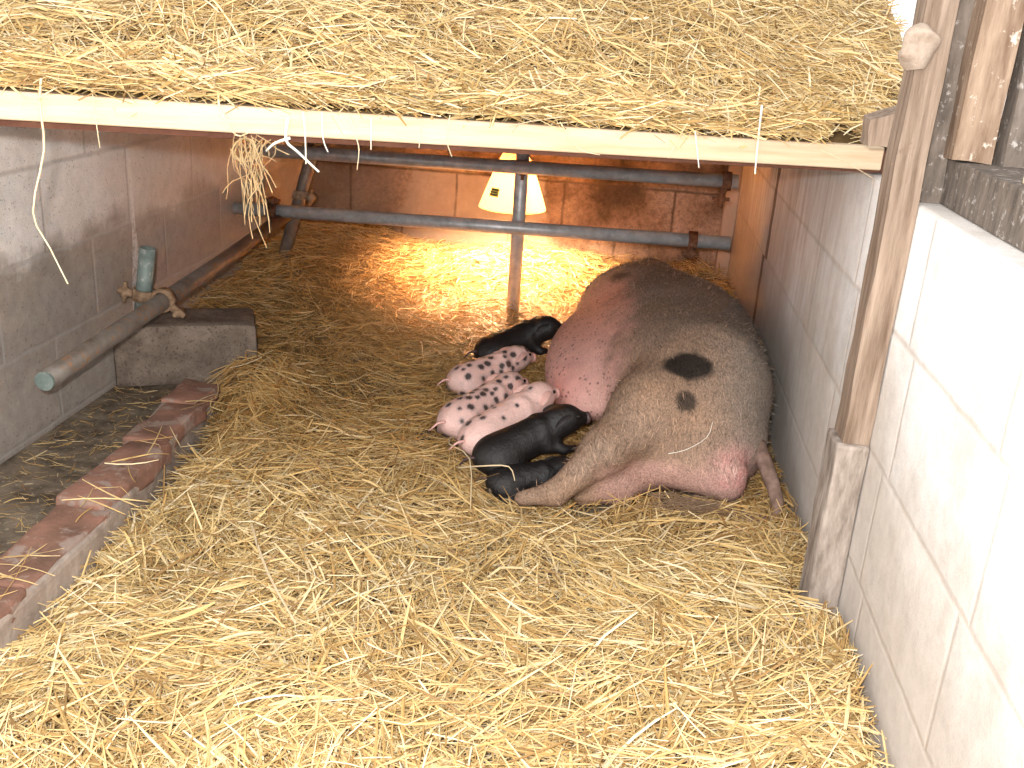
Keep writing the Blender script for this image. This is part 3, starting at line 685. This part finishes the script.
PAL = np.array([[.86, .70, .40], [.80, .62, .32], [.70, .51, .24], [.92, .80, .54], [.58, .40, .18], [.95, .88, .70], [.40, .26, .12], [.74, .60, .34]])
PAL = PAL*np.array([.84, .755, .62])
PW = np.array([.19, .16, .14, .14, .14, .09, .12, .07]); PW /= PW.sum()  # share of dark blades raised to paint shaded gaps in the straw
def clump(x, y):
    cx, cy = np.floor(x/.17+.35*np.sin(y*9)), np.floor(y/.17+.35*np.sin(x*8))
    return (np.sin(cx*12.9898+cy*78.233)*43758.5453 % 1)*np.pi
def blades(X, Y, zf, lmin, lmax, wmin, wmax, lift, tilt, reject=None, dull=None, zmin=None, dirf=None):
    n = len(X); S = 5
    a = rng.uniform(0, 2*np.pi, n) if dirf is None else dirf(X, Y, n)
    L = lmin+(lmax-lmin)*rng.beta(1.3, 2.4, n); w = wmin+(wmax-wmin)*rng.beta(1.2, 3, n)
    el = rng.normal(0, tilt, n); bend = rng.normal(0, .18, n); bz = rng.normal(0, .07, n); kink = (rng.random(n) < .14)*rng.normal(0, .8, n)
    tt = np.linspace(-.5, .5, S)
    if dirf is None: a = np.where(rng.random(n) < .55, clump(X, Y)+rng.normal(0, .45, n), a)
    pts = np.zeros((n, S, 3)); pts[:, 0] = 0
    ang = a[:, None]+bend[:, None]*(tt[None, :]*1.2)+kink[:, None]*(tt[None, :] > .1)
    elv = el[:, None]+bz[:, None]*tt[None, :]*4
    step = L[:, None]/(S-1)
    d = np.stack([np.cos(ang)*np.cos(elv), np.sin(ang)*np.cos(elv), np.sin(elv)], -1)*step[..., None]
    pts = np.cumsum(d, axis=1); pts -= pts.mean(1, keepdims=True)
    off = rng.random(n)**1.5*lift
    zc = zf(X, Y)
    pts[..., 0] += X[:, None]; pts[..., 1] += Y[:, None]
    # follow the surface, never sink out of sight altogether
    zl = zf(pts[..., 0], pts[..., 1]); pts[..., 2] += (.65*zl+.35*zc[:, None])+off[:, None]
    tdir = np.gradient(pts, axis=1); tdir /= np.linalg.norm(tdir, axis=2, keepdims=True)
    up = np.zeros_like(tdir); up[..., 2] = 1; side = np.cross(tdir, up); side /= np.linalg.norm(side, axis=2, keepdims=True)+1e-9
    tw = rng.normal(0, .7, n)[:, None]+rng.normal(0, .5, n)[:, None]*tt[None]
    up2 = np.cross(side, tdir)
    sd = side*np.cos(tw)[..., None]+up2*np.sin(tw)[..., None]
    prof_ = np.array([.7, 1, 1, .95, .5])[None, :, None]
    ctr = pts+np.cross(sd, tdir)*(w*.30)[:, None, None]
    Lf = pts-sd*w[:, None, None]/2*prof_; Rt = pts+sd*w[:, None, None]/2*prof_
    ok = np.ones(n, bool)
    if reject is not None: ok = ~reject(pts)
    VV = np.stack([Lf, ctr, Rt], 2)[ok]; n2 = len(VV); VV = VV.reshape(-1, 3)
    base = np.arange(n2)[:, None, None]*S*3+np.arange(S-1)[None, :, None]*3
    F = np.concatenate([base+np.array([0, 1, 4, 3]), base+np.array([1, 2, 5, 4])], 2).reshape(-1, 4)
    c = PAL[rng.choice(len(PAL), n2, p=PW)]*rng.uniform(.85, 1.1, n2)[:, None]
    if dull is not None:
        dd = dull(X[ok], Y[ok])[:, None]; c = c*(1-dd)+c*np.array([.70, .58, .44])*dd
    return VV, F, np.repeat(np.c_[np.clip(c, 0, .97), np.ones(n2)], S*3, 0)
def join(parts):
    o = 0; Vs, Fs, Cs = [], [], []
    for v, f, c in parts: Vs.append(v); Fs.append(f+o); Cs.append(c); o += len(v)
    return np.concatenate(Vs), np.concatenate(Fs), np.concatenate(Cs)
def grid_surface(xs, ys, zf, col, drop, inside=None):
    X, Y = np.meshgrid(xs, ys, indexing='ij'); Z = zf(X, Y)-drop
    V = np.stack([X, Y, Z], -1).reshape(-1, 3); V[:, 2] += .006*vnoise(V, 60); nx, ny = X.shape
    i, j = np.meshgrid(np.arange(nx-1), np.arange(ny-1), indexing='ij'); a = (i*ny+j).ravel()
    F = np.stack([a, a+ny, a+ny+1, a+1], 1)
    if inside is not None:
        cx = (X[:-1, :-1]+X[1:, 1:]).ravel()/2; cy = (Y[:-1, :-1]+Y[1:, 1:]).ravel()/2; F = F[inside(cx, cy)]
    nn = vnoise(V, 90, 2); c = np.array(col)*(1+.3*nn)[:, None]
    return V, F, np.clip(np.c_[c, np.ones(len(c))], 0, 1)
def rej_bed(P):
    q = P.reshape(-1, 3); bad = sow_fn(q) < .003
    near = (np.abs(q[:, 0]+.2) < .35) & (np.abs(q[:, 1]-2.6) < .75); idx = np.where(near)[0]
    for f, c in PIGLET_FN:
        k = idx[np.linalg.norm(q[idx]-c, axis=1) < .28]; bad[k] |= f(q[k]) < .002
    bad |= q[:, 0] > .497; bad |= (q[:, 0] > .425) & (q[:, 1] > 1.75) & (q[:, 1] < 1.86); bad |= q[:, 1] > YB-.004; bad |= q[:, 0] < -1.446
    bad |= (q[:, 0] > .438) & (q[:, 1] > 4.43)
    bad |= (np.abs(q[:, 0]+.371) < .02) & (np.abs(q[:, 1]-3.652) < .02)
    return bad.reshape(P.shape[:2]).any(1)
def bed_shade(x, y): return .95*sstep(y, 1.7, 2.5)*(1-.55*sstep(y, 3.9, 4.2))  # shade under the loft put into the straw colour, eased below the lamp
def bed_area(x, y): return (x > -.95-.16*np.clip((y-2.2)/.3, 0, 1)) | (y > 3.02)
n = 50000; yy = .95+3.52*rng.random(n)**1.25; xx = -1.44+1.93*rng.random(n); k = bed_area(xx, yy); xx, yy = xx[k], yy[k]
near = yy < 2.4
parts = [grid_surface(np.linspace(-1.445, .497, 130), np.linspace(.75, 4.49, 230), bed_z, (.22, .14, .06), .026, lambda x, y: bed_area(x, y) & ~((x > .44) & (y > 4.43)))]  # base sheet coloured dark, as painted shade between the blades
parts.append(blades(xx[near], yy[near], bed_z, .04, .22, .0015, .0075, .050, .24, rej_bed, bed_shade))
parts.append(blades(xx[~near], yy[~near], bed_z, .03, .15, .0015, .006, .035, .18, rej_bed, bed_shade))
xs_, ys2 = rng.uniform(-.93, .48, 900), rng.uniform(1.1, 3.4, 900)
parts.append(blades(xs_, ys2, lambda x, y: bed_z(x, y)+.018, .12, .28, .003, .0065, .02, .10, rej_bed, bed_shade))
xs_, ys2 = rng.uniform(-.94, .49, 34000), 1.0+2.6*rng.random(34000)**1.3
parts.append(blades(xs_, ys2, lambda x, y: bed_z(x, y)+.008, .01, .065, .0006, .0026, .030, .35, rej_bed, bed_shade))
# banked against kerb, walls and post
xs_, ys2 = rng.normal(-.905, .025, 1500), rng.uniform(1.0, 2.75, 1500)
parts.append(blades(xs_, ys2, lambda x, y: bed_z(x, y)+.02, .05, .18, .002, .006, .03, .28, rej_bed, bed_shade))
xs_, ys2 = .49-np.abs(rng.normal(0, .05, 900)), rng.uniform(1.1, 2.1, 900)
parts.append(blades(xs_, ys2, bed_z, .05, .16, .002, .006, .04, .4, rej_bed, bed_shade))
Vv, Ff, Cc = join(parts)
me = raw_mesh('straw_bedding', Vv, Ff, Cc, False); me.materials.append(m_straw)
tag(link(bpy.data.objects.new('straw_bedding', me)), 'thick golden straw covering the floor of the pen around the sow', 'straw', kind='stuff')
# loose straw in the gutter and on the kerb
def gut_z(x, y): return np.where(x > -1.05, np.where(x < -.935, -.958, -1.05), -1.108)
n = 1000; xs_, ys2 = rng.uniform(-1.43, -1.06, n), rng.uniform(1.15, 2.65, n)
parts = [blades(xs_, ys2, lambda x, y: x*0-1.104, .01, .07, .0008, .004, .006, .05, lambda P: ((P[..., 0] < -1.445) | (P[..., 0] > -1.05)).any(1), lambda x, y: x*0+.5)]
n = 46; parts.append(blades(rng.uniform(-1.0, -.95, n), rng.uniform(1.1, 2.65, n), lambda x, y: x*0-.952, .06, .2, .002, .005, .012, .16, None, lambda x, y: x*0+.2))
Vv, Ff, Cc = join(parts); me = raw_mesh('scattered_straw', Vv, Ff, Cc, False); me.materials.append(m_straw)
tag(link(bpy.data.objects.new('scattered_straw', me)), 'thin scatter of straw bits in the dirty gutter beside the kerb', 'straw', kind='stuff')
# straw on the loft
def ye_of(x): return B.y+(x-B.x)*(A.y-B.y)/(A.x-B.x)
n = 42000; xx = rng.uniform(-1.44, .66, n); yy = ye_of(xx)-.005+rng.random(n)**1.5*2.3; k = yy < 4.42; xx, yy = xx[k], yy[k]
def rej_loft(P):
    x, y, z = P[..., 0], P[..., 1], P[..., 2]
    b_ = (y < ye_of(x)-.035) | (x < -1.449) | (x > .675) | (y > 4.49) | ((x > .425) & (y < 1.97)) | ((x > .4) & (y < 2.14))
    return b_.any(1)
parts = [grid_surface(np.linspace(-1.448, .675, 130), np.linspace(1.38, 4.48, 170), loft_z, (.22, .14, .06), .03, lambda x, y: (y > ye_of(x)+.03) & ~((x > .5) & (y < 2.2)))]  # same dark base under the loft blades, shade put into its colour
parts.append(blades(xx, yy, loft_z, .04, .22, .0015, .007, .045, .24, rej_loft))
xs_ = rng.uniform(-1.4, .6, 700); parts.append(blades(xs_, ye_of(xs_)+.05+rng.random(700)*1.2, lambda x, y: loft_z(x, y)+.018, .12, .30, .003, .007, .02, .12, rej_loft))
Vv, Ff, Cc = join(parts); me = raw_mesh('loft_straw', Vv, Ff, Cc, False); me.materials.append(m_straw)
tag(link(bpy.data.objects.new('loft_straw', me)), 'deep pile of golden straw heaped on the raised wooden deck', 'straw', kind='stuff')

# stalks hanging over the edge board ------------------------------------
def on_edge(x, dz=0, out=.004):   # a point just in front of the board face
    y = ye_of(x); z = zB+(x-B.x)*(zA-zB)/(A.x-B.x); return Vector((x, y, z+dz))-en*out
def flat_stalk(name, pts, w, col, label=None, group=None, parent=None):
    pts = smooth_path(pts, 3); bm = bmesh.new(); tube(bm, pts, [w*(1-.5*i/len(pts)) for i in range(len(pts))], 6)
    o = obj(name, bm, col, parent, False)
    if label: tag(o, label, 'straw', group)
    return o
m_s1 = simple_noise_mat('pale_stalk', (.62, .47, .27), (.74, .60, .40), 30, .6, b_s=.1)
m_s2 = simple_noise_mat('white_stalk', (.70, .64, .54), (.78, .73, .64), 30, .6, b_s=.1)
def unproj_plane(u, v_, out):     # a point of the vertical plane of the board, 'out' metres in front of it
    d = M@np.array([u-512, -(v_-384), -F_PX]); e3 = np.array(en); t = (np.array(A)@e3-out)/(d@e3); return Vector(d*t)
hang = [
 ('long bent straw stalk hanging lowest at the far left of the edge board', [(41, 78, .006), (40, 105, .007), (44, 150, .02), (33, 212, .035), (50, 248, .04), (68, 284, .045)], .0022, m_s1),
 ('thin straw hanging by the left wall just left of the whitewash run', [(92, 90, .006), (97, 128, .01), (100, 148, .012)], .0010, m_s1),
 ('bent straw stalk ending in the dangling tangle of straw', [(218, 92, .006), (221, 112, .007), (236, 135, .012), (248, 133, .02)], .0022, m_s1),
 ('thick white straw slanting down to the right below the board', [(288, 118, .006), (286, 140, .012), (298, 152, .02), (319, 172, .03)], .0030, m_s2),
 ('white straw slanting to the left of the thick white one', [(290, 138, .02), (275, 143, .025), (266, 151, .03)], .0028, m_s2),
 ('straight white straw hanging beside the thick white one', [(303, 112, .006), (305, 130, .01), (306, 164, .02)], .0018, m_s2),
 ('short hooked straw hanging left of the upright pipe', [(322, 112, .006), (323, 138, .012), (328, 152, .02)], .0015, m_s2),
 ('thin wavy straw hanging in front of the upper pipe', [(350, 118, .006), (356, 137, .012), (359, 150, .02), (357, 170, .025)], .0011, m_s1),
 ('short straight straw hanging at the middle of the board', [(371, 118, .006), (371, 150, .012)], .0012, m_s2),
 ('short straw tip hanging left of the lamp', [(422, 118, .006), (419, 148, .012)], .0012, m_s1),
 ('curled straw tip hanging just left of the lamp', [(450, 115, .006), (447, 140, .012), (452, 157, .02)], .0011, m_s1),
 ('straw slanting across the board right of the lamp', [(560, 122, .006), (578, 148, .008), (600, 155, .012)], .0013, m_s1),
 ('bent straw crossing the board at its right half', [(690, 118, .006), (668, 158, .010)], .0012, m_s1),
 ('straw hanging straight down near the right end of the upper pipe', [(695, 130, .006), (699, 168, .012)], .0015, m_s2),
 ('white straw lying down the board at its right part', [(762, 105, .008), (757, 150, .008), (755, 174, .012)], .0024, m_s2),
 ('pale straw resting across the right end of the board', [(820, 150, .006), (846, 162, .007), (872, 178, .012)], .0012, m_s1)]
for lab, pts, w, mm in hang:
    flat_stalk('hanging_straw', [unproj_plane(*p) for p in pts], w, mm, lab, 'straws hanging over the edge board')
# the dangling tangle at the left
bm = bmesh.new()
for k in range(42):
    u = random.gauss(252, 11); v0 = 132+random.uniform(0, 25); L = random.uniform(15, 95); o_ = random.uniform(.01, .07); du = random.gauss(4, 10)
    pts = [unproj_plane(u+random.uniform(-6, 6), v0, o_), unproj_plane(u+random.gauss(0, 6), v0+L*.35, o_+.01), unproj_plane(u+du*.6, v0+L*.7, o_), unproj_plane(u+du, v0+L, o_+random.uniform(-.01, .01))]
    tube(bm, smooth_path(pts, 2), random.uniform(.0005, .0010), 4)
for k in range(26):   # a curl of knotted bits where it catches
    a = random.uniform(0, 6.28); p = [unproj_plane(245+14*math.cos(a+j*.9)*random.uniform(.6, 1.1), 150+12*math.sin(a+j*.9), .03+.02*random.random()) for j in range(4)]
    tube(bm, smooth_path(p, 3), .0009, 4)
m_s3 = simple_noise_mat('brown_stalk', (.26, .16, .075), (.52, .37, .19), 40, .7, b_s=.1)
tag(obj('straw_tangle', bm, m_s3), 'tangle of thin brown straw dangling in the left corner below the deck', 'straw', kind='stuff')
# long single stalks lying by the piglets
def lay(name, pts, w, lab, mm=None):
    flat_stalk(name, pts, w, mm or m_s1, lab, 'long stalks on the bedding')
lay('straw_stalk', [(-.385, 2.42, -1.055), (-.37, 2.30, -1.02), (-.30, 2.18, -1.00), (-.27, 2.02, -1.05)], .0022, 'long dark-gold stalk arching beside the nearest black piglet')
lay('straw_stalk', [(-.33, 2.21, -1.04), (-.26, 2.14, -.995), (-.20, 2.13, -.985), (-.18, 2.09, -1.0)], .0022, 'looped pale stalk lying over the lowest black piglet')
lay('straw_stalk', [(.17, 2.215, -.945), (.21, 2.215, -.93), (.255, 2.22, -.895), (.265, 2.235, -.86)], .0010, "thin white straw stuck to the sow's haunch", m_s2)
lay('straw_stalk', [(-.78, 1.98, -1.045), (-.70, 1.80, -1.035), (-.60, 1.62, -1.03), (-.50, 1.48, -1.035)], .0036, 'long thick stalk lying toward the camera on the left of the bedding')
